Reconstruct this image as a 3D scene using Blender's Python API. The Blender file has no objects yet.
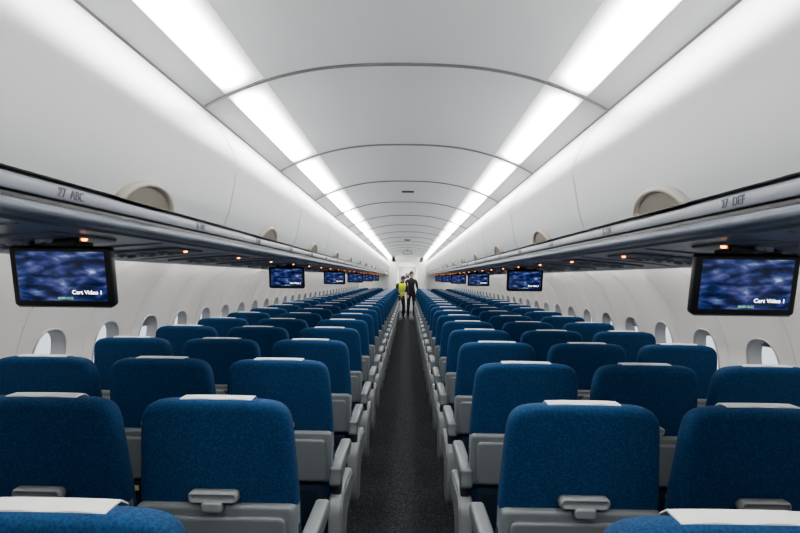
import bpy, bmesh, math, random
from mathutils import Vector, Matrix
random.seed(4)
CAMZ=1.453
BAY=1.4
Y0=-1.89; NB=17
YEND=Y0+BAY*NB
PITCH=0.79
D0=.83; NROW=25
scene=bpy.context.scene

# ---------------------------------------------------------------- materials
def mat(name, col, rough=0.5, metal=0.0, emis=None, estr=0.0, spec=0.5):
    m=bpy.data.materials.new(name); m.use_nodes=True
    b=m.node_tree.nodes['Principled BSDF']
    b.inputs['Base Color'].default_value=(*col,1)
    b.inputs['Roughness'].default_value=rough
    b.inputs['Metallic'].default_value=metal
    b.inputs['Specular IOR Level'].default_value=spec
    if emis:
        b.inputs['Emission Color'].default_value=(*emis,1)
        b.inputs['Emission Strength'].default_value=estr
    return m

M_ceil=mat('ceiling_white',(.80,.81,.82),.42)
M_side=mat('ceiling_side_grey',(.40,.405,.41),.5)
M_bin=mat('bin_white',(.63,.64,.645),.42)
M_gap=mat('panel_gap',(.16,.16,.165),.7)
M_trim=mat('ceiling_rib_trim',(.20,.20,.205),.45)
M_rail=mat('rail_grey',(.17,.19,.23),.35)
M_rail2=mat('rail_light',(.26,.28,.32),.3)
M_under=mat('psu_grey',(.22,.25,.31),.32)
M_psu=mat('psu_panel',(.15,.17,.21),.4)
M_wall=mat('sidewall_cream',(.67,.665,.65),.5)
M_dark=mat('dark_plastic',(.008,.009,.010),.35)
M_text_d=mat('sign_print',(.10,.11,.13),.5)
M_handle=mat('latch_beige',(.42,.39,.34),.4)
M_handle2=mat('latch_recess',(.24,.22,.19),.5)
M_grey=mat('seat_grey_plastic',(.165,.18,.188),.45)
M_grey2=mat('seat_light_grey',(.24,.255,.262),.45)
M_legs=mat('seat_frame_metal',(.08,.085,.09),.4,.6)
M_cloth=mat('headrest_paper',(.55,.55,.55),.8)
M_pocket=mat('pocket_fabric',(.006,.018,.038),.9)
M_orange=mat('amber_lamp',(.8,.3,.05),.4,0,(1,.26,.02),6)
M_label=mat('safety_label',(.75,.68,.35),.6)
M_part=mat('bulkhead_panel',(.64,.64,.63),.5)
M_steel=mat('galley_steel',(.35,.36,.38),.3,.7)
M_frameW=mat('window_surround',(.34,.34,.345),.45)
M_shade=mat('window_shade',(.50,.50,.50),.55)
M_green=mat('exit_sign_face',(.45,.5,.46),.5)

def fabric():
    m=mat('blue_seat_fabric',(.01,.07,.16),.85,spec=.2)
    nt=m.node_tree; b=nt.nodes['Principled BSDF']; L=nt.links
    tc=nt.nodes.new('ShaderNodeTexCoord')
    mp=nt.nodes.new('ShaderNodeMapping'); mp.inputs['Rotation'].default_value=(0,.6,0)
    v=nt.nodes.new('ShaderNodeTexVoronoi'); v.distance='CHEBYCHEV'; v.inputs['Scale'].default_value=170
    n=nt.nodes.new('ShaderNodeTexNoise'); n.inputs['Scale'].default_value=400; n.inputs['Detail'].default_value=2
    mx=nt.nodes.new('ShaderNodeMath'); mx.operation='ADD'
    L.new(tc.outputs['Object'],mp.inputs['Vector']); L.new(mp.outputs['Vector'],v.inputs['Vector']); L.new(tc.outputs['Object'],n.inputs['Vector'])
    mu=nt.nodes.new('ShaderNodeMath'); mu.operation='MULTIPLY'; mu.inputs[1].default_value=.5
    L.new(n.outputs['Fac'],mu.inputs[0])
    L.new(v.outputs['Distance'],mx.inputs[0]); L.new(mu.outputs[0],mx.inputs[1])
    cr=nt.nodes.new('ShaderNodeValToRGB')
    cr.color_ramp.elements[0].position=.30; cr.color_ramp.elements[0].color=(.005,.026,.070,1)
    cr.color_ramp.elements[1].position=.95; cr.color_ramp.elements[1].color=(.012,.058,.145,1)
    L.new(mx.outputs[0],cr.inputs['Fac']); L.new(cr.outputs['Color'],b.inputs['Base Color'])
    bp=nt.nodes.new('ShaderNodeBump'); bp.inputs['Strength'].default_value=.15; bp.inputs['Distance'].default_value=.001
    L.new(mx.outputs[0],bp.inputs['Height']); L.new(bp.outputs['Normal'],b.inputs['Normal'])
    return m
M_fab=fabric()
def carpet():
    m=mat('aisle_carpet',(.03,.03,.035),.95,spec=.1)
    nt=m.node_tree; b=nt.nodes['Principled BSDF']; L=nt.links
    tc=nt.nodes.new('ShaderNodeTexCoord')
    v=nt.nodes.new('ShaderNodeTexVoronoi'); v.inputs['Scale'].default_value=90
    n=nt.nodes.new('ShaderNodeTexNoise'); n.inputs['Scale'].default_value=180; n.inputs['Detail'].default_value=4
    L.new(tc.outputs['Object'],v.inputs['Vector']); L.new(tc.outputs['Object'],n.inputs['Vector'])
    mx=nt.nodes.new('ShaderNodeMath'); mx.operation='MULTIPLY'
    L.new(v.outputs['Distance'],mx.inputs[0]); L.new(n.outputs['Fac'],mx.inputs[1])
    cr=nt.nodes.new('ShaderNodeValToRGB')
    cr.color_ramp.elements[0].position=.12; cr.color_ramp.elements[0].color=(.012,.013,.015,1)
    cr.color_ramp.elements[1].position=.5; cr.color_ramp.elements[1].color=(.055,.058,.064,1)
    L.new(mx.outputs[0],cr.inputs['Fac']); L.new(cr.outputs['Color'],b.inputs['Base Color'])
    return m
M_carpet=carpet()
def emitter(name,col,s):
    m=bpy.data.materials.new(name); m.use_nodes=True; nt=m.node_tree
    for n in list(nt.nodes): nt.nodes.remove(n)
    o=nt.nodes.new('ShaderNodeOutputMaterial'); e=nt.nodes.new('ShaderNodeEmission')
    e.inputs['Color'].default_value=(*col,1); e.inputs['Strength'].default_value=s
    nt.links.new(e.outputs[0],o.inputs[0]); return m
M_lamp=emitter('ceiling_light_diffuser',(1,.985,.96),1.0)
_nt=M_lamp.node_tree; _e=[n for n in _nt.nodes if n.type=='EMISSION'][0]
_a=_nt.nodes.new('ShaderNodeAttribute'); _a.attribute_name='glow'; _nt.links.new(_a.outputs['Fac'],_e.inputs['Strength'])  # per-vertex strength carries the lamp and its painted ceiling wash
M_lampV=emitter('vestibule_light',(1,.98,.95),55.0)
M_cove=emitter('sidewall_light_diffuser',(1,.96,.90),10.0)
M_text=emitter('screen_caption',(1,1,1),2.0)
M_textg=emitter('screen_timecode',(.4,.9,.5),.6)
def screen():
    m=bpy.data.materials.new('video_screen'); m.use_nodes=True; nt=m.node_tree; L=nt.links
    b=nt.nodes['Principled BSDF']; b.inputs['Base Color'].default_value=(.01,.01,.015,1); b.inputs['Roughness'].default_value=.15
    tc=nt.nodes.new('ShaderNodeTexCoord'); mp=nt.nodes.new('ShaderNodeMapping')
    mp.inputs['Scale'].default_value=(16,1,46); mp.inputs['Rotation'].default_value=(0,.35,0)
    n=nt.nodes.new('ShaderNodeTexNoise'); n.inputs['Scale'].default_value=1.0; n.inputs['Detail'].default_value=7; n.inputs['Distortion'].default_value=.3
    L.new(tc.outputs['Object'],mp.inputs['Vector']); L.new(mp.outputs['Vector'],n.inputs['Vector'])
    cr=nt.nodes.new('ShaderNodeValToRGB'); e=cr.color_ramp.elements
    e[0].position=.36; e[0].color=(.003,.005,.025,1)
    e[1].position=.75; e[1].color=(.60,.70,.90,1)
    for p,c in((.47,(.010,.022,.10,1)),(.54,(.035,.060,.22,1)),(.60,(.10,.09,.24,1)),(.66,(.14,.24,.42,1))):
        k=e.new(p); k.color=c
    L.new(n.outputs['Fac'],cr.inputs['Fac'])
    L.new(cr.outputs['Color'],b.inputs['Emission Color'])
    b.inputs['Emission Strength'].default_value=.5
    return m
M_screen=screen()
def pane():
    m=bpy.data.materials.new('window_pane'); m.use_nodes=True; nt=m.node_tree
    for n in list(nt.nodes): nt.nodes.remove(n)
    o=nt.nodes.new('ShaderNodeOutputMaterial'); t=nt.nodes.new('ShaderNodeBsdfTransparent'); g=nt.nodes.new('ShaderNodeBsdfGlossy')
    t.inputs[0].default_value=(.85,.87,.88,1); g.inputs['Roughness'].default_value=.05
    x=nt.nodes.new('ShaderNodeMixShader'); x.inputs[0].default_value=.08
    nt.links.new(t.outputs[0],x.inputs[1]); nt.links.new(g.outputs[0],x.inputs[2]); nt.links.new(x.outputs[0],o.inputs[0]); return m
M_pane=pane()

# ---------------------------------------------------------------- mesh builder
class MB:
    def __init__(s): s.v=[]; s.f=[]; s.m=[]; s.sm=[]; s.mats=[]
    def mi(s,m):
        if m not in s.mats: s.mats.append(m)
        return s.mats.index(m)
    def vert(s,p): s.v.append(tuple(p)); return len(s.v)-1
    def face(s,idx,m,smooth=True): s.f.append(tuple(idx)); s.m.append(s.mi(m)); s.sm.append(smooth)
    def grid(s,rows,m,smooth=True,closed=False):
        ids=[[s.vert(p) for p in r] for r in rows]
        for a,b in zip(ids[:-1],ids[1:]):
            n=len(a)
            for i in range(n if closed else n-1):
                j=(i+1)%n; s.face((a[i],a[j],b[j],b[i]),m,smooth)
        return ids
    def add_mesh(s,me,mtx,matfn):
        o=len(s.v)
        for v in me.vertices: s.v.append(tuple(mtx@v.co))
        for p in me.polygons:
            c=p.center
            s.f.append(tuple(o+i for i in p.vertices)); s.m.append(s.mi(matfn(c))); s.sm.append(True)
    def mirror_x(s):
        n=MB(); n.v=[(-x,y,z) for x,y,z in s.v]; n.f=[tuple(reversed(f)) for f in s.f]; n.m=list(s.m); n.sm=list(s.sm); n.mats=list(s.mats); return n
    def mesh(s,name,fixn=False):
        me=bpy.data.meshes.new(name); me.from_pydata(s.v,[],s.f)
        for m in s.mats: me.materials.append(m)
        me.polygons.foreach_set('material_index',s.m); me.polygons.foreach_set('use_smooth',s.sm); me.update()
        if fixn:
            bm=bmesh.new(); bm.from_mesh(me); bmesh.ops.recalc_face_normals(bm,faces=bm.faces); bm.to_mesh(me); bm.free()
        return me
    def obj(s,name,loc=(0,0,0),parent=None,fixn=False):
        return mkobj(name,s.mesh(name,fixn),loc,parent)
def mkobj(name,me,loc=(0,0,0),parent=None,rot=(0,0,0)):
    o=bpy.data.objects.new(name,me); scene.collection.objects.link(o); o.location=loc; o.rotation_euler=rot
    if parent: o.parent=parent
    return o
def empty(name,loc=(0,0,0)):
    o=bpy.data.objects.new(name,None); scene.collection.objects.link(o); o.location=loc; o.empty_display_size=.1; return o

def crom(pts,n=6):
    out=[]; P=[pts[0]]+list(pts)+[pts[-1]]
    for i in range(1,len(P)-2):
        p0,p1,p2,p3=[Vector(q) for q in P[i-1:i+3]]
        for k in range(n):
            t=k/n
            out.append(tuple(.5*((2*p1)+(-p0+p2)*t+(2*p0-5*p1+4*p2-p3)*t*t+(-p0+3*p1-3*p2+p3)*t**3)))
    out.append(tuple(pts[-1])); return out
def rrect(w,h,r,cx=0,cz=0,n=5):
    o=[]
    for sx,sz,a0 in((1,1,0),(-1,1,90),(-1,-1,180),(1,-1,270)):
        for k in range(n+1):
            a=math.radians(a0+90*k/n)
            o.append((cx+sx*(w/2-r)+r*math.cos(a),cz+sz*(h/2-r)+r*math.sin(a)))
    return o
def inset(out,d):
    n=len(out); A=sum(out[i][0]*out[(i+1)%n][1]-out[(i+1)%n][0]*out[i][1] for i in range(n)); sg=1 if A>0 else -1
    res=[]
    for i in range(n):
        p=Vector(out[i-1]);q=Vector(out[(i+1)%n]); t=(q-p)
        if t.length<1e-9: t=Vector((1,0))
        t.normalize(); nn=Vector((-t.y,t.x))*sg
        c=Vector(out[i])+nn*d; res.append((c.x,c.y))
    return res
def slab(mb,out,layers,fn,m,capa=True,capb=True,mcap=None):
    rows=[]
    for c,ins in layers:
        o=inset(out,ins) if ins else out
        rows.append([fn(a,b,c) for a,b in o])
    ids=mb.grid(rows,m,True,True)
    if capa: mb.face(tuple(reversed(ids[0])),mcap or m,False)
    if capb: mb.face(tuple(ids[-1]),m,False)
def rlayers(c0,c1,r):
    return [(c0,r*1.6),(c0,r),(c0+r*.3,r*.3),(c0+r,0),(c1-r,0),(c1-r*.3,r*.3),(c1,r),(c1,r*1.6)]
def box(mb,x0,x1,y0,y1,z0,z1,m,r=.006):
    w,d=x1-x0,y1-y0
    r=min(r,w*.3,d*.3,(z1-z0)*.3)
    slab(mb,rrect(w,d,r*1.5,(x0+x1)/2,(y0+y1)/2,3),rlayers(z0,z1,r),lambda a,b,c:(a,b,c),m)
def tube(mb,p0,p1,r0,r1,m,n=10):
    p0=Vector(p0);p1=Vector(p1); d=(p1-p0).normalized(); u=d.orthogonal().normalized(); w=d.cross(u)
    rows=[[p+ (u*math.cos(a)+w*math.sin(a))*r for a in [2*math.pi*k/n for k in range(n)]] for p,r in((p0,r0),(p1,r1))]
    ids=mb.grid(rows,m,True,True); mb.face(tuple(reversed(ids[0])),m,False); mb.face(ids[1],m,False)

# ---------------------------------------------------------------- ceiling
ZC=.863
XI=.566
def zc(x): return CAMZ+ZC-.180*(abs(x)/.81)**2.6
nb=NB
ceil=MB()
G=.006
for b in range(nb):
    ya=Y0+b*BAY+G; yb=Y0+(b+1)*BAY-G
    def strip(xs,m):
        prof=[(0,.0),(.06,0),(.2,0)]
        rows=[[(x,ya+d,zc(x)+h) for x in xs] for d,h in prof]
        rows+=[[(x,yb-d,zc(x)+h) for x in xs] for d,h in reversed(prof)]
        ceil.grid(rows,m,True)
    N=28
    strip([-XI+2*XI*i/N for i in range(N+1)],M_ceil)
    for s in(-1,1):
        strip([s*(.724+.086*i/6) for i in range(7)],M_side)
# arched rib trims covering the joints between ceiling bays
for b in range(nb+1):
    y=Y0+b*BAY
    xs=[-.808+1.616*i/48 for i in range(49)]
    ceil.grid([[(x,y+e,zc(x)+h) for x in xs] for e,h in((-.011,.006),(-.009,-.005),(-.006,-.0075),(.006,-.0075),(.009,-.005),(.011,.006))],M_trim,False)
back=[(1.50,1.60),(1.52,1.9),(1.35,2.25),(1.0,2.45),(.5,2.52),(0,2.54)]  # unseen outer fuselage shell, added to stop world light leaking through gaps
bk=crom(back,4)
for s in(-1,1):
    ceil.grid([[(s*x,y,z) for x,z in bk] for y in(Y0,YEND)],M_gap)
ceil_o=ceil.obj('ceiling')
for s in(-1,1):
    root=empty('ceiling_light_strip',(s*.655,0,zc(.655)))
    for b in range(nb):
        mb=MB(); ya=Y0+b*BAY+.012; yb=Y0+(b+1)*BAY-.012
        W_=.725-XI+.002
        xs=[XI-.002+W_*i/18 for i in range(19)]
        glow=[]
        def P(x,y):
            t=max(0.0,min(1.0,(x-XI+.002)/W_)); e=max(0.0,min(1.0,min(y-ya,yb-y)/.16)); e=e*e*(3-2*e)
            # painted emission gradient: imitates lamp light washing onto the ceiling, dimming at bay ends
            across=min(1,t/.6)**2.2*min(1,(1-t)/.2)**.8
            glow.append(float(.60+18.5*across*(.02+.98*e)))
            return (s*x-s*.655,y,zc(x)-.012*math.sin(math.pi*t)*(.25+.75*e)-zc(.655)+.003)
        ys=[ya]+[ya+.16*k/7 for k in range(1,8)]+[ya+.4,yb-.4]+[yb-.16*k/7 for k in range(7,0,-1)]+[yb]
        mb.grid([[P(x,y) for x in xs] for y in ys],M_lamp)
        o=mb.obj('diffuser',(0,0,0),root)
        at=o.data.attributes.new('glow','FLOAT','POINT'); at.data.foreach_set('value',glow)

# ---------------------------------------------------------------- overhead bins
BP=[(.722,.200),(.706,.245),(.692,.31),(.680,.384),(.674,.444),(.694,.505),(.738,.580),(.810,.672)]
bp=crom(BP,5)
def bin_mesh(s):
    mb=MB(); L=BAY/2-.0045
    mb.grid([[(s*x,y,CAMZ+z) for x,z in bp] for y in(-L+.008,-L+.06,L-.06,L-.008)],M_bin)
    for sg in(-1,1):
        mb.grid([[(s*(x+o),sg*yy,CAMZ+z) for x,z in bp] for yy,o in((L,.02),(L-.001,.005),(L-.004,.001),(L-.008,0))],M_bin)
    body=[(.810,.672),(.95,.72),(1.30,.62),(1.42,.30),(1.38,.215),(.722,.200)]
    mb.grid([[(s*x,y,CAMZ+z) for x,z in body] for y in(-L+.01,L-.01)],M_bin,False)
    for y in(-L+.012,L-.012):
        ids=[mb.vert((s*x,y,CAMZ+z)) for x,z in bp+body[1:-1]]; mb.face(ids,M_gap,False)
    def surf(yy,t,off):
        k=min(len(bp)-2,max(0,int(t))); f=t-k
        x=bp[k][0]*(1-f)+bp[k+1][0]*f; z=bp[k][1]*(1-f)+bp[k+1][1]*f
        dx=bp[k+1][0]-bp[k][0]; dz=bp[k+1][1]-bp[k][1]; l=math.hypot(dx,dz)
        nx,nz=-dz/l,dx/l
        return (s*(x+nx*off),yy,CAMZ+z+nz*off)
    cy=0; rows=[]; H=6.3
    for sc,off in((1.0,-.002),(1.0,.014),(.96,.020),(.86,.020),(.80,.010)):
        rows.append([surf(cy-.165*sc*math.cos(math.pi*k/24),max(0,H*sc*math.sin(math.pi*k/24)),off) for k in range(25)])
    mb.grid(rows,M_handle)
    rr=[]
    for sc in(.80,.5,.2,.01):
        rr.append([surf(cy-.165*sc*math.cos(math.pi*k/24),max(0,H*sc*math.sin(math.pi*k/24)),.010) for k in range(25)])
    mb.grid(rr,M_handle2)
    ids=[mb.vert(surf(cy-.165,0,.02)),mb.vert(surf(cy+.165,0,.02)),mb.vert(surf(cy+.165,0,-.01)),mb.vert(surf(cy-.165,0,-.01))]
    mb.face(ids,M_handle,False)
    return mb.mesh('overhead_bin')
for s in(-1,1):
    me=bin_mesh(s)
    for b in range(nb):
        mkobj('overhead_bin',me,(0,Y0+(b+.5)*BAY,0))

# ---------------------------------------------------------------- service rail / PSU channel
def rows_y(): return [D0+PITCH*i for i in range(NROW)]
def SH(pts): return [(x-.020,z+.018) for x,z in pts]
UP=[(.862,.120),(.98,.112),(1.18,.096),(1.33,.080)]
for s,nm in((-1,'left'),(1,'right')):
    root=empty('passenger_service_rail',(s*.75,0,CAMZ+.1))
    mb=MB()
    ox=-s*.75; oz=-(CAMZ+.1)
    def ext(pts,m,n=1,y0=Y0,y1=YEND,sm=True):
        q=crom(pts,n) if n>1 else pts
        mb.grid([[(s*x+ox,y,CAMZ+z+oz) for x,z in q] for y in(y0,y1)],m,sm)
    ext(SH([(.80,.180),(.756,.181),(.754,.172)]),M_dark,1,sm=False)
    ext(SH([(.754,.172),(.742,.171),(.738,.165),(.739,.145),(.742,.140)]),M_rail2,3)
    ext(SH([(.742,.140),(.752,.137),(.752,.128),(.742,.125)]),M_dark,1,sm=False)
    ext(SH([(.742,.125),(.730,.122),(.722,.113),(.724,.102),(.738,.096),(.760,.098),(.79,.106)]),M_rail,4)
    ext([(.77,.124),(.80,.131),(.86,.128)],M_rail2,3)
    ext([(.86,.128)]+UP,M_under,1,sm=False)
    ext([(1.33,.080),(1.365,.069),(1.39,.068),(1.405,.080),(1.405,.12),(1.44,.22)],M_under,3)
    mb.obj('rail_channel',(0,0,0),root)
    for i,y in enumerate(rows_y()):
        mb=MB()
        def zb(x):
            for (a,za),(b,zb_) in zip(UP[:-1],UP[1:]):
                if x<=b: return CAMZ+za+(zb_-za)*(x-a)/(b-a)+oz
            return CAMZ+.080+oz
        yy=y+.10
        def slabu(x0,x1,y0,y1,t,m,r=.01):
            slab(mb,rrect(x1-x0,y1-y0,r,(x0+x1)/2,(y0+y1)/2,4),[(0.004,0),(-t*.6,0),(-t,.003),(-t,.006)],lambda a,b,c:(s*a+ox,b,zb(a)+c),m)
        slabu(.93,1.30,yy-.17,yy+.17,.008,M_psu,.03)
        for k in range(3):
            x=1.02+.085*k
            for (dy,r,mm) in((-.085,.024,M_rail2),(.0,.020,M_grey2)):
                o=[(x+r*math.cos(a),yy+dy+r*math.sin(a)) for a in [2*math.pi*j/14 for j in range(14)]]
                slab(mb,o,[(0,0),(-.016,0),(-.022,.004),(-.020,.010)],lambda a,b,c:(s*a+ox,b,zb(a)+c),mm)
                o=[(x+.3*r*math.cos(a),yy+dy+.3*r*math.sin(a)) for a in [2*math.pi*j/8 for j in range(8)]]
                slab(mb,o,[(-.01,0),(-.023,0)],lambda a,b,c:(s*a+ox,b,zb(a)+c),M_dark if dy<0 else M_grey2)
        slabu(1.0,1.22,yy+.05,yy+.11,.012,M_dark,.008)
        slabu(.945,.960,yy-.010,yy+.010,.014,M_orange,.006)
        slabu(.885,1.325,yy+.39,yy+.40,.004,M_rail2,.002)
        mb.obj('service_unit',(0,0,0),root)
        if i<10:
            tc=bpy.data.curves.new('row_number','FONT'); tc.body=('%d  ABC' if s<0 else '%d  DEF')%(27-i); tc.size=.028; tc.extrude=.0005
            tc.align_x='CENTER'; tc.align_y='CENTER'; tc.materials.append(M_text_d)
            t=bpy.data.objects.new('row_number',tc); scene.collection.objects.link(t); t.parent=root
            t.location=(s*(.7165)+ox,y+.42,CAMZ+.172+oz)
            X=Vector((0,-s,0)); Y=Vector((0,0,1)); Z=X.cross(Y)
            t.rotation_euler=Matrix((X,Y,Z)).transposed().to_euler()
    cv=empty('sidewall_light_strip',(s*1.42,0,CAMZ+.105))
    for b in range(nb):
        mb=MB(); ya=Y0+b*BAY+.04; yb=Y0+(b+1)*BAY-.04
        mb.grid([[(s*x,y,z) for x,z in((-.005,-.015),(.005,-.022),(.02,-.018),(.028,.0),(.03,.03))] for y in(ya,yb)],M_cove)
        mb.obj('diffuser',(0,0,0),cv)

# ---------------------------------------------------------------- side walls with windows
WP=[(1.455,1.60),(1.50,1.565),(1.58,1.50),(1.68,1.395),(1.755,1.27),(1.805,1.13),(1.832,.98),(1.835,.80),(1.81,.50),(1.76,.18),(1.74,.0)]
wp=crom(WP,6)
WL=[0]
for a,b in zip(wp[:-1],wp[1:]): WL.append(WL[-1]+math.dist(a,b))
def wpt(t):
    t=max(0,min(WL[-1]-1e-6,t))
    for k in range(len(WL)-1):
        if WL[k+1]>=t:
            f=(t-WL[k])/(WL[k+1]-WL[k]); a,b=wp[k],wp[k+1]
            dx,dz=b[0]-a[0],b[1]-a[1]; l=math.hypot(dx,dz)
            return a[0]+dx*f,a[1]+dz*f,-dz/l,dx/l
def t_at(z):
    for k in range(len(wp)-1):
        if wp[k+1][1]<=z: return WL[k]+(WL[k+1]-WL[k])*(wp[k][1]-z)/(wp[k][1]-wp[k+1][1])
WPITCH=.57; TC=t_at(.985)
TT,TB=t_at(1.22),t_at(.72)
def wall_seg(s,closed):
    mb=MB()
    hw=WPITCH/2
    def P(u,t,off=0):
        x,z,nx,nz=wpt(t)
        fade=min(1,max(0,(t-.03)/.15))*min(1,max(0,(WL[-1]-t)/.3))
        sc=.030*math.cos(math.pi*u/WPITCH)**2*fade
        o=off+sc
        return (s*(x+nx*o),u,z+nz*o)
    us=[-hw+.004]+[-hw+.02]+[-hw+WPITCH*i/12 for i in range(1,12)]+[hw-.02,hw-.004]
    def region(t0,t1,n):
        rows=[]
        for j in range(n+1):
            t=t0+(t1-t0)*j/n
            rows.append([P(u,t) for u in us])
        mb.grid(rows,M_wall)
    region(0,TT,18); region(TB,WL[-1],12)
    N=48
    def rect(a):
        c,sn=math.cos(a),math.sin(a); H=(hw-.004)
        V=(TC-TT) if sn>0 else (TB-TC)
        k=min(H/abs(c) if abs(c)>1e-9 else 9,V/abs(sn) if abs(sn)>1e-9 else 9)
        return c*k,TC-sn*k
    def oval(a,w,h):
        c,sn=math.cos(a),math.sin(a); n=2.7
        return w*math.copysign(abs(c)**(2/n),c),TC-h*math.copysign(abs(sn)**(2/n),sn)
    angs=[2*math.pi*k/N for k in range(N)]
    ca=[math.atan2(TC-TT,hw-.004),math.atan2(TC-TT,-(hw-.004)),math.atan2(-(TB-TC),-(hw-.004)),math.atan2(-(TB-TC),hw-.004)]
    angs=sorted(set([round(a%(2*math.pi),5) for a in angs+ca]))
    rows=[]
    for f in(0,.25,.5,.75,1):
        r=[]
        for a in angs:
            ru,rt=rect(a); ou,ot=oval(a,.145,.180)
            r.append(P(ru*(1-f)+ou*f,rt*(1-f)+ot*f))
        rows.append(r)
    mb.grid(rows,M_wall,True,True)
    rows=[]
    for w,h,o in((.145,.180,0),(.142,.177,-.006),(.136,.171,-.007),(.130,.165,.004),(.118,.153,.045),(.112,.147,.055)):
        rows.append([P(*oval(a,w,h),o) for a in angs])
    mb.grid(rows,M_frameW,True,True)
    ids=[mb.vert(P(*oval(a,.114,.149),.052)) for a in angs]; mb.face(ids,M_pane,False)
    if closed>0:
        hh=.149; t0=TC-hh; t1=t0+2*hh*closed
        rows=[]
        for j in range(9):
            t=t0+(t1-t0)*j/8; v=abs((t-TC)/hh); w=.115*(max(0,1-v**2.7))**(1/2.7)
            rows.append([P(u,t,.044) for u in (-w,-w/2,0,w/2,w)])
        mb.grid(rows,M_shade)
    for e in(-1,1):
        n=40
        mb.grid([[P(e*(hw-.004),WL[-1]*j/n),P(e*hw,WL[-1]*j/n,.012)] for j in range(n+1)],M_wall,False)
    return mb.mesh('wall_panel')
for s,nm in((-1,'left'),(1,'right')):
    root=empty('wall_'+nm,(s*1.8,0,0))
    meshes=[wall_seg(s,0),wall_seg(s,.22),wall_seg(s,0),wall_seg(s,.10)]
    y=Y0+WPITCH/2+.03; k=0
    while y<YEND+.8:
        mkobj('window_%d'%(k+1),meshes[(k*7+(1 if s>0 else 0)+(k//3))%4],(-s*1.8,y,0),root)
        y+=WPITCH; k+=1

# ---------------------------------------------------------------- floor, end walls
mb=MB(); box(mb,-1.9,1.9,Y0-.05,YEND+3.4,-.08,0,M_carpet,.002); mb.obj('floor')
mb=MB(); box(mb,-1.9,1.9,Y0-.08,Y0-.02,0,2.56,M_part,.004); mb.obj('wall_back')
YF=YEND-.1
def bulk(s):
    mb=MB()
    out=[(.40,0),(1.74,0),(1.83,.8),(1.80,1.13),(1.68,1.395),(1.5,1.58),(1.5,1.9),(1.3,2.25),(.9,2.40),(.55,2.40),(.44,2.10),(.40,1.95)]
    slab(mb,[(s*a,b) for a,b in out],[(0,0),(.05,0)],lambda a,b,c:(a,c,b),M_part)
    return mb
root=empty('wall_front',(0,YF,0))
for s in(-1,1): bulk(s).obj('bulkhead_panel',(0,0,0),root,True)
mb=MB(); box(mb,-.6,.6,0,.05,2.06,2.5,M_part); mb.obj('header',(0,0,0),root)
mb=MB(); box(mb,-1.9,1.9,3.2,3.3,0,2.5,M_part)
box(mb,-.42,.42,3.14,3.21,0,2.0,M_part,.03); box(mb,-.36,.36,3.10,3.16,.03,1.95,M_grey2,.03)
box(mb,-.08,.08,3.07,3.11,1.45,1.68,M_dark,.02); box(mb,.20,.30,3.06,3.11,.95,1.10,M_dark)
mb.obj('door_1',(0,YF,0))
mb=MB(); box(mb,-1.9,1.9,YF+.05,YF+3.3,2.35,2.42,M_ceil); box(mb,-1.95,-1.9,YF+.05,YF+3.3,0,2.4,M_part); box(mb,1.9,1.95,YF+.05,YF+3.3,0,2.4,M_part)
box(mb,-.25,.25,YF+.6,YF+2.0,2.33,2.36,M_lampV); mb.obj('ceiling_vestibule')
for s in(-1,1):
    g=MB(); x0,x1=(.5,1.7)
    a,b=sorted((s*x0,s*x1))
    box(g,a,b,-.35,.35,0,2.1,M_steel)
    for k in range(3):
        for z0 in(.15,.95,1.5):
            xa=a+.03+k*(b-a-.03)/3
            box(g,xa,xa+(b-a)/3-.05,-.375,-.34,z0,z0+(.75 if z0<.2 else .45),M_grey2)
            box(g,xa+.1,xa+.2,-.395,-.37,z0+.3,z0+.33,M_dark)
    g.obj('galley_unit',(0,YF+2.3,0))
mb=MB(); box(mb,-.14,.14,-.03,.03,0,.11,M_grey2,.01); box(mb,-.115,.115,-.036,-.028,.02,.09,M_green,.003)
box(mb,-.02,.02,-.015,.015,.10,.15,M_grey)
mb.obj('exit_sign',(0,17.4,CAMZ+ZC-.152))
mb=MB(); box(mb,-.06,.06,-.045,.045,-.006,.004,M_dark,.004); mb.obj('ceiling_speaker',(0.01,5.75,CAMZ+ZC-.001))
mb=MB(); slab(mb,rrect(.14,.14,.069,0,0,8),[(.004,0),(-.02,0),(-.03,.015),(-.032,.04)],lambda a,b,c:(a,b,c),M_grey2); mb.obj('smoke_detector',(0,12.9,CAMZ+ZC-.001))

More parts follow.
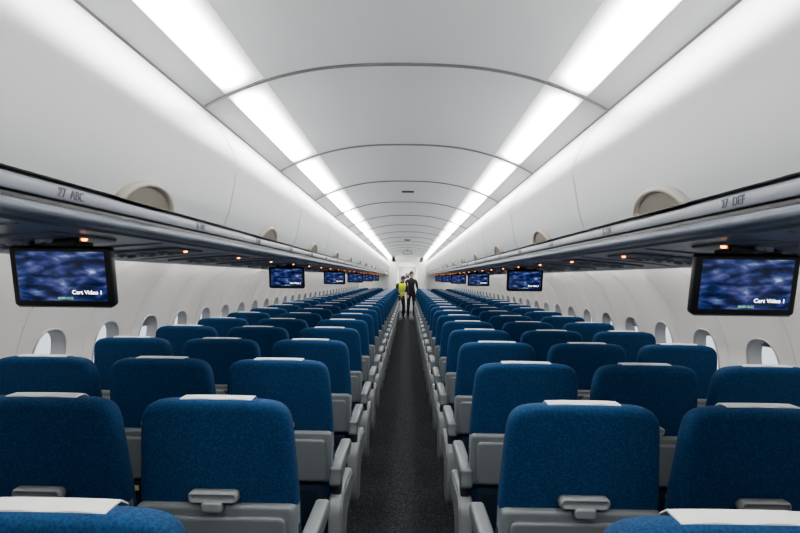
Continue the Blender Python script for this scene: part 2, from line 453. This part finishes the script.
# ---------------------------------------------------------------- seats
TOP=1.102
half=[(0,1.102),(.08,1.1015),(.14,1.099),(.178,1.091),(.200,1.073),(.211,1.046),(.216,1.00),(.221,.92),(.226,.84),(.228,.72),(.227,.58),(.220,.47),(.20,.43),(.14,.42),(0,.42)]
hc=crom(half,3)
backout=[(a,b) for a,b in hc]+[(-a,b) for a,b in reversed(hc[1:-1])]
def lean(z): return .17*(1.085-z)
def seat(mb,cx):
    def th(z): return .075+.05*max(0,min(1,(1.05-z)/.5))
    def fn(a,b,c): return (cx+a,lean(b)+c*th(b),b)
    lay=[(-.02,.030),(-.01,.022),(.02,.013),(.08,.006),(.18,.002),(.3,0),(.7,0),(.85,.004),(.95,.015),(1.0,.030)]
    slab(mb,backout,lay,fn,M_fab)
    w=.102; rows=[]
    for i in range(9):
        x=-w+2*w*i/8
        sag=.0015*math.sin(i*1.7+cx*9)
        zt=TOP+.0005-.003*(abs(x)/.13)**3
        prof=[(.020,zt+.0012+sag),(.023,zt+.003+sag),(.040,zt+.004+sag),(.068,zt+.003),(.090,zt-.010),(.098,zt-.04),(.108,zt-.12),(.118,zt-.22)]
        rows.append([(cx+x,y,z) for y,z in prof])
    mb.grid(rows,M_cloth)
    rows2=[[(x,y,z-.003) for x,y,z in r] for r in rows]
    mb.grid(rows2,M_cloth)
    for r in(0,8): mb.grid([rows[r],rows2[r]],M_cloth,False)
    mb.grid([[r[0] for r in rows],[r[0] for r in rows2]],M_cloth,False)
    sh=rrect(.456,.225,.022,0,.690,4)
    slab(mb,sh,[(-.024,.016),(-.024,.010),(-.020,.003),(-.012,0),(.06,0),(.065,.004)],lambda a,b,c:(cx+a,lean(b)+c,b),M_grey)
    tr=rrect(.41,.185,.02,0,.678,4)
    slab(mb,tr,[(-.022,0),(-.032,0),(-.036,.004),(-.036,.012)],lambda a,b,c:(cx+a,lean(b)+c,b),M_grey)
    la=rrect(.142,.036,.016,0,.828,5)
    slab(mb,la,[(-.008,0),(-.030,0),(-.038,.004),(-.039,.008),(-.030,.011),(-.030,.016)],lambda a,b,c:(cx+a,lean(b)+c,b),M_grey2)
    la=rrect(.060,.032,.010,0,.803,4)
    slab(mb,la,[(-.022,0),(-.042,0),(-.048,.004),(-.048,.008)],lambda a,b,c:(cx+a,lean(b)+c,b),M_grey2)
    po=rrect(.40,.20,.03,0,.47,4)
    slab(mb,po,[(.02,0),(-.012,.0),(-.022,.008),(-.024,.03)],lambda a,b,c:(cx+a,lean(b)+c-.01*math.sin(max(0,min(1,(b-.37)/.2))*3.14),b),M_pocket)
    lb=rrect(.05,.022,.003,.12,.545,2)
    slab(mb,lb,[(-.030,0),(-.034,0)],lambda a,b,c:(cx+a,lean(b)+c-.004,b),M_label)
    cu=rrect(.44,.47,.05,cx,.385,5)
    slab(mb,cu,[(.35,.02),(.355,.008),(.37,0),(.435,0),(.455,.008),(.463,.025),(.466,.04)],lambda a,b,c:(a,b,c+.03*(b-.2)),M_fab)
    box(mb,cx-.21,cx+.21,.15,.58,.31,.352,M_legs)
def armrest(mb,x,w=.044):
    out=[(.06,.60),(.07,.635),(.10,.650),(.43,.650),(.475,.640),(.487,.618),(.475,.598),(.43,.592),(.16,.592),(.10,.585)]
    out=crom(out+[out[0]],2)[:-1]
    slab(mb,out,rlayers(-w/2,w/2,.008),lambda a,b,c:(x+c,a,b),M_grey)
    box(mb,x-w*.35,x+w*.35,.07,.15,.36,.61,M_legs)
def triple():
    mb=MB(); C=[.522,1.022,1.522]
    for c in C: seat(mb,c)
    armrest(mb,.772); armrest(mb,1.272); armrest(mb,1.768,.034)
    x=.278; w=.052
    out=[(.045,.57),(.05,.62),(.08,.655),(.42,.655),(.485,.648),(.503,.622),(.49,.597),(.42,.588),(.20,.580),(.10,.565)]
    out=crom(out+[out[0]],3)[:-1]
    slab(mb,out,rlayers(-w/2,w/2,.012),lambda a,b,c:(x+c,a,b),M_grey)
    box(mb,x-.02,x+.02,.10,.17,.44,.60,M_legs)
    out=[(.06,.47),(.10,.515),(.20,.525),(.48,.50),(.56,.475),(.585,.43),(.56,.385),(.44,.355),(.30,.34),(.25,.22),(.20,.165),(.13,.165),(.085,.22),(.06,.34)]
    out=crom(out+[out[0]],3)[:-1]
    slab(mb,out,rlayers(-.026,.03,.010),lambda a,b,c:(x+c,a,b),M_grey2)
    slab(mb,inset(out,.022),[(-.020,0),(-.030,0),(-.031,.004)],lambda a,b,c:(x+c,a,b),M_grey)
    tube(mb,(.30,.22,.30),(1.76,.22,.30),.022,.022,M_legs); tube(mb,(.30,.50,.30),(1.76,.50,.30),.022,.022,M_legs)
    tube(mb,(.30,.60,.10),(1.70,.60,.10),.010,.010,M_legs)
    for lx in(.56,1.42):
        tube(mb,(lx,.50,.30),(lx,.56,.02),.018,.015,M_legs); tube(mb,(lx,.22,.30),(lx,.06,.02),.018,.015,M_legs)
        tube(mb,(lx,.10,.06),(lx,.50,.28),.012,.012,M_legs)
        box(mb,lx-.025,lx+.025,-.02,.66,0,.03,M_legs)
        tube(mb,(lx,.56,.03),(lx,.60,.10),.010,.010,M_legs)
    box(mb,.44,.66,.24,.46,.20,.285,M_dark)
    box(mb,.94,1.14,.24,.48,.24,.30,M_pocket); box(mb,1.44,1.62,.24,.48,.24,.30,M_pocket)
    return mb
T=triple()
meR=T.mesh('triple_passenger_seat',True); meL=T.mirror_x().mesh('triple_passenger_seat',True)
for y in rows_y():
    mkobj('triple_passenger_seat',meL,(0,y,0)); mkobj('triple_passenger_seat',meR,(0,y,0))

# ---------------------------------------------------------------- monitors
def text_child(body,size,loc,m,parent,ax='RIGHT'):
    tc=bpy.data.curves.new('caption','FONT'); tc.body=body; tc.size=size; tc.align_x=ax; tc.materials.append(m); tc.offset=.0001
    t=bpy.data.objects.new('caption',tc); scene.collection.objects.link(t); t.parent=parent; t.location=loc; t.rotation_euler=(math.pi/2,0,0)
def monitor_mesh():
    mb=MB()
    f=lambda a,b,c:(a,c,b)
    slab(mb,rrect(.300,.180,.012,0,0,4),rlayers(0,.028,.005),f,M_dark)
    slab(mb,rrect(.24,.13,.012,0,0,4),[(.02,0),(.042,0),(.048,.012)],f,M_dark)
    slab(mb,rrect(.262,.148,.003,0,.003,2),[(.001,0),(-.0012,0)],f,M_screen)
    box(mb,-.14,.14,.001,.026,-.0925,-.089,M_grey2,.001)
    box(mb,-.05,.05,.008,.03,.085,.115,M_dark,.004)
    tube(mb,(-.09,.016,.095),(.09,.016,.095),.007,.007,M_legs)
    return mb.mesh('ceiling_monitor')
mm=monitor_mesh()
for s in(-1,1):
    for k in range(6):
        y=1.69+3.16*k
        o=mkobj('drop_down_monitor',mm,(s*1.0,y,CAMZ-.010),rot=(math.radians(12),0,0))
        if k<3:
            text_child('Cert Video 1',.017,(.118,-.0022,-.050),M_text,o)
            text_child('00:00:10:22',.010,(.03,-.0022,-.066),M_textg,o)

# ---------------------------------------------------------------- people
M_skin=mat('skin',(.40,.22,.15),.55); M_hair=mat('hair_black',(.008,.007,.007),.6)
M_navy=mat('dark_uniform',(.008,.009,.013),.8); M_shoe=mat('black_shoe',(.006,.006,.006),.4)
M_hiv=mat('hi_vis_fabric',(.66,.80,.03),.7); M_refl=mat('reflective_band',(.65,.66,.66),.4)
M_eye=mat('eye',(.02,.015,.015),.2); M_lip=mat('lips',(.35,.12,.10),.5)
def skin_eval(verts,edges,rad,sub=2,root=0):
    me=bpy.data.meshes.new('sk'); me.from_pydata(verts,edges,[]); o=bpy.data.objects.new('sk',me); scene.collection.objects.link(o)
    o.modifiers.new('Skin','SKIN')
    sv=me.skin_vertices[0].data
    for i,r in enumerate(rad):
        sv[i].radius=r if isinstance(r,tuple) else (r,r); sv[i].use_root=(i==root)
    m=o.modifiers.new('S','SUBSURF'); m.levels=sub; m.render_levels=sub
    dg=bpy.context.evaluated_depsgraph_get(); dg.update()
    r=bpy.data.meshes.new_from_object(o.evaluated_get(dg)); bpy.data.objects.remove(o); return r
def hand(mb,wrist,elbow,side,front):
    d=(Vector(wrist)-Vector(elbow)).normalized(); f=Vector(front)
    f=(f-d*f.dot(d)).normalized()
    W=Vector(wrist)
    V=[W-d*.03,W+d*.03,W+d*.075]; E=[(0,1),(1,2)]; R=[(.024,.020),(.036,.016),(.036,.014)]
    mb.add_mesh(skin_eval([tuple(v) for v in V],E,R,2),Matrix(),lambda c:M_skin)
    for k,ln in enumerate((.070,.078,.073,.058)):
        b=W+d*.07+f*(.030-.020*k); curl=(Vector((-side,0,0)))
        p=[b-d*.015,b+d*ln*.45,b+d*ln*.75+curl*.012,b+d*ln*.92+curl*.028]
        mb.add_mesh(skin_eval([tuple(v) for v in p],[(0,1),(1,2),(2,3)],[.009,.0088,.008,.007],1),Matrix(),lambda c:M_skin)
    p=[W+d*.02+f*.022,W+d*.045+f*.048,W+d*.072+f*.056,W+d*.092+f*.054]
    mb.add_mesh(skin_eval([tuple(v) for v in p],[(0,1),(1,2),(2,3)],[.012,.011,.010,.008],1),Matrix(),lambda c:M_skin)
def head(mb,c,rotz=0,tilt=0):
    R=Matrix.Translation(Vector(c))@Matrix.Rotation(rotz,4,'Z')@Matrix.Rotation(tilt,4,'X')
    rows=[]; n=32; m=26
    for j in range(m+1):
        ph=math.pi*j/m; r=[]
        for i in range(n):
            th=2*math.pi*i/n; dx,dy,dz=math.sin(ph)*math.sin(th),-math.sin(ph)*math.cos(th),math.cos(ph)
            x,y,z=dx*.076,dy*.094,dz*.116
            if z<0: k=1+.28*z/.118; x*=k; y*=(1+.10*z/.118)
            if dy<0:
                z0=z
                y-=.020*math.exp(-(x/.013)**2-((z0+.018)/.020)**2)
                y+=.009*(math.exp(-((abs(x)-.032)/.015)**2-((z0-.008)/.013)**2))
                y-=.006*math.exp(-(x/.024)**2-((z0+.058)/.010)**2)
                y-=.008*math.exp(-(x/.025)**2-((z0+.098)/.018)**2)
            r.append(tuple(R@Vector((x,y,z))))
        rows.append(r)
    mb.grid(rows,M_skin,True,True)
    rows=[]; HR=Matrix.Rotation(-.52,4,'X')
    for j in range(15):
        ph=math.pi*.60*j/14; r=[]
        for i in range(n):
            th=2*math.pi*i/n
            v=HR@Vector((math.sin(ph)*math.sin(th),-math.sin(ph)*math.cos(th),math.cos(ph)))
            r.append(tuple(R@Vector((v.x*.083,v.y*.102+.006,v.z*.122+.004))))
        rows.append(r)
    mb.grid(rows,M_hair,True,True)
    for s in(-1,1):
        for (px,py,pz,rx,ry,rz,m_) in((s*.031,-.079,.006,.012,.006,.005,M_eye),(s*.031,-.084,.026,.016,.004,.003,M_hair),(s*.078,.005,-.010,.008,.016,.028,M_skin)):
            rr=[]
            for j in range(7):
                ph=math.pi*j/6
                rr.append([tuple(R@Vector((px+rx*math.sin(ph)*math.sin(t),py+ry*math.sin(ph)*math.cos(t),pz+rz*math.cos(ph)))) for t in [2*math.pi*k/8 for k in range(8)]])
            mb.grid(rr,m_,True,True)
    rr=[[tuple(R@Vector((.022*math.cos(t)*q,-.088-.003*(1-q),-.058+.006*math.sin(t)*q))) for t in [2*math.pi*k/10 for k in range(10)]] for q in(1,.5,.02)]
    mb.grid(rr,M_lip,True,True)
def person(name,J,loc,rotz,vest,headrot=0,headtilt=0):
    names=['pelvis','waist','chest','neck0','neck1','shL','elL','wrL','shR','elR','wrR','hipL','knL','anL','toL','hipR','knR','anR','toR']
    R={'pelvis':(.118,.095),'waist':(.112,.090),'chest':(.135,.105),'neck0':(.065,.06),'neck1':(.050,.052),'sh':(.062,.062),'el':(.045,.045),'wr':(.030,.030),'hip':(.085,.088),'kn':(.060,.062),'an':(.046,.048),'to':(.042,.030)}
    V=[J[n] for n in names]; ix={n:i for i,n in enumerate(names)}
    E=[('pelvis','waist'),('waist','chest'),('chest','neck0'),('neck0','neck1')]
    for s in'LR': E+=[('chest','sh'+s),('sh'+s,'el'+s),('el'+s,'wr'+s),('pelvis','hip'+s),('hip'+s,'kn'+s),('kn'+s,'an'+s),('an'+s,'to'+s)]
    rad=[R.get(n) or R[n[:-1]] for n in names]
    me=skin_eval(V,[(ix[a],ix[b]) for a,b in E],rad,3,0)
    mb=MB()
    nk0,nk1=Vector(J['neck0']),Vector(J['neck1'])
    def mf(c):
        if c.z<.085: return M_shoe
        if (c-nk0).dot((nk1-nk0).normalized())>.035: return M_skin
        return M_navy
    mb.add_mesh(me,Matrix(),mf)
    for s,sg in(('L',1),('R',-1)): hand(mb,J['wr'+s],J['el'+s],sg,(0,-1,0.15))
    up=(nk1-nk0).normalized()
    def ring(c,axis,rx,ry,n=28):
        axis=axis.normalized(); u=Vector((1,0,0)); w=axis.cross(u).normalized()
        return [tuple(c+u*math.cos(2*math.pi*k/n)*rx+w*math.sin(2*math.pi*k/n)*ry) for k in range(n)]
    mb.grid([ring(nk0+up*.01,up,.072,.068),ring(nk0+up*.045,up,.060,.060),ring(nk0+up*.045,up,.052,.052)],M_navy,True,True)
    if vest:
        path=[Vector(J['pelvis']),Vector(J['waist']),Vector(J['chest']),nk0]
        L=[0]
        for a,b in zip(path[:-1],path[1:]): L.append(L[-1]+(b-a).length)
        def at(t):
            for k in range(3):
                if t<=L[k+1] or k==2:
                    f=(t-L[k])/(L[k+1]-L[k]); return path[k].lerp(path[k+1],f)
        def rr_(t):
            q=t/L[-1]; P_=[(0,.150,.125),(.35,.142,.118),(.62,.165,.135),(.82,.160,.122),(.94,.120,.098),(1.0,.080,.075)]
            for (a,x,y),(b,x2,y2) in zip(P_[:-1],P_[1:]):
                if q<=b: f=(q-a)/(b-a); return x+(x2-x)*f,y+(y2-y)*f
            return .08,.075
        N_=28
        for k in range(N_):
            t0,t1=L[-1]*k/N_,L[-1]*(k+1)/N_
            rr=[]
            for t in(t0,t1):
                a,b=at(max(0,t-.03)),at(min(L[-1],t+.03)); x,y=rr_(t); rr.append(ring(at(t),b-a,x,y))
            mb.grid(rr,M_refl if k in(7,8,13,14) else M_hiv,True,True)
    head(mb,tuple(nk1+up*.095+Vector((0,-.015,0))),headrot,headtilt)
    o=mb.obj(name,loc); o.rotation_euler=(0,0,rotz); return o
A={'pelvis':(0,0,.94),'waist':(0,.0,1.10),'chest':(0,.01,1.27),'neck0':(0,.015,1.42),'neck1':(0,0,1.49),
 'shL':(.165,.01,1.37),'elL':(.220,.03,1.12),'wrL':(.205,-.10,.90),'shR':(-.165,.01,1.37),'elR':(-.225,.02,1.12),'wrR':(-.205,-.13,.93),
 'hipL':(.09,0,.86),'knL':(.105,-.015,.48),'anL':(.11,.02,.085),'toL':(.12,-.14,.035),'hipR':(-.09,0,.86),'knR':(-.105,-.03,.48),'anR':(-.12,-.01,.085),'toR':(-.13,-.17,.035)}
person('cabin_crew_member',A,(.15,20.75,.005),.15,False,.1,.05)
B={'pelvis':(0,.06,.85),'waist':(0,.01,1.00),'chest':(0,-.07,1.16),'neck0':(0,-.13,1.29),'neck1':(0,-.165,1.34),
 'shL':(.165,-.09,1.24),'elL':(.205,-.16,.99),'wrL':(.15,-.33,.83),'shR':(-.165,-.09,1.24),'elR':(-.205,-.16,.99),'wrR':(-.15,-.33,.85),
 'hipL':(.085,.06,.79),'knL':(.10,-.05,.45),'anL':(.10,.04,.085),'toL':(.11,-.12,.035),'hipR':(-.085,.06,.79),'knR':(-.10,-.03,.45),'anR':(-.10,.08,.085),'toR':(-.11,-.08,.035)}
person('ground_worker',B,(-.22,20.45,.005),.35,True,.2,.30)

# ---------------------------------------------------------------- world + camera
w=bpy.data.worlds.new('World'); scene.world=w; w.use_nodes=True
bg=w.node_tree.nodes['Background']; bg.inputs['Color'].default_value=(.85,.91,.98,1); bg.inputs['Strength'].default_value=.8
cam=bpy.data.cameras.new('Camera'); co=bpy.data.objects.new('Camera',cam); scene.collection.objects.link(co)
cam.sensor_width=36; cam.lens=26.0; cam.clip_start=.02
yaw=math.atan(8/578); pitch=math.atan(11.5/578); roll=math.radians(.7)
co.matrix_world=Matrix.Translation((.02,0,CAMZ))@Matrix.Rotation(yaw,4,'Z')@Matrix.Rotation(math.pi/2+pitch,4,'X')@Matrix.Rotation(roll,4,'Z')
scene.camera=co
scene.view_settings.view_transform='AgX'
scene.view_settings.look='AgX - Medium High Contrast'
scene.view_settings.exposure=0.8
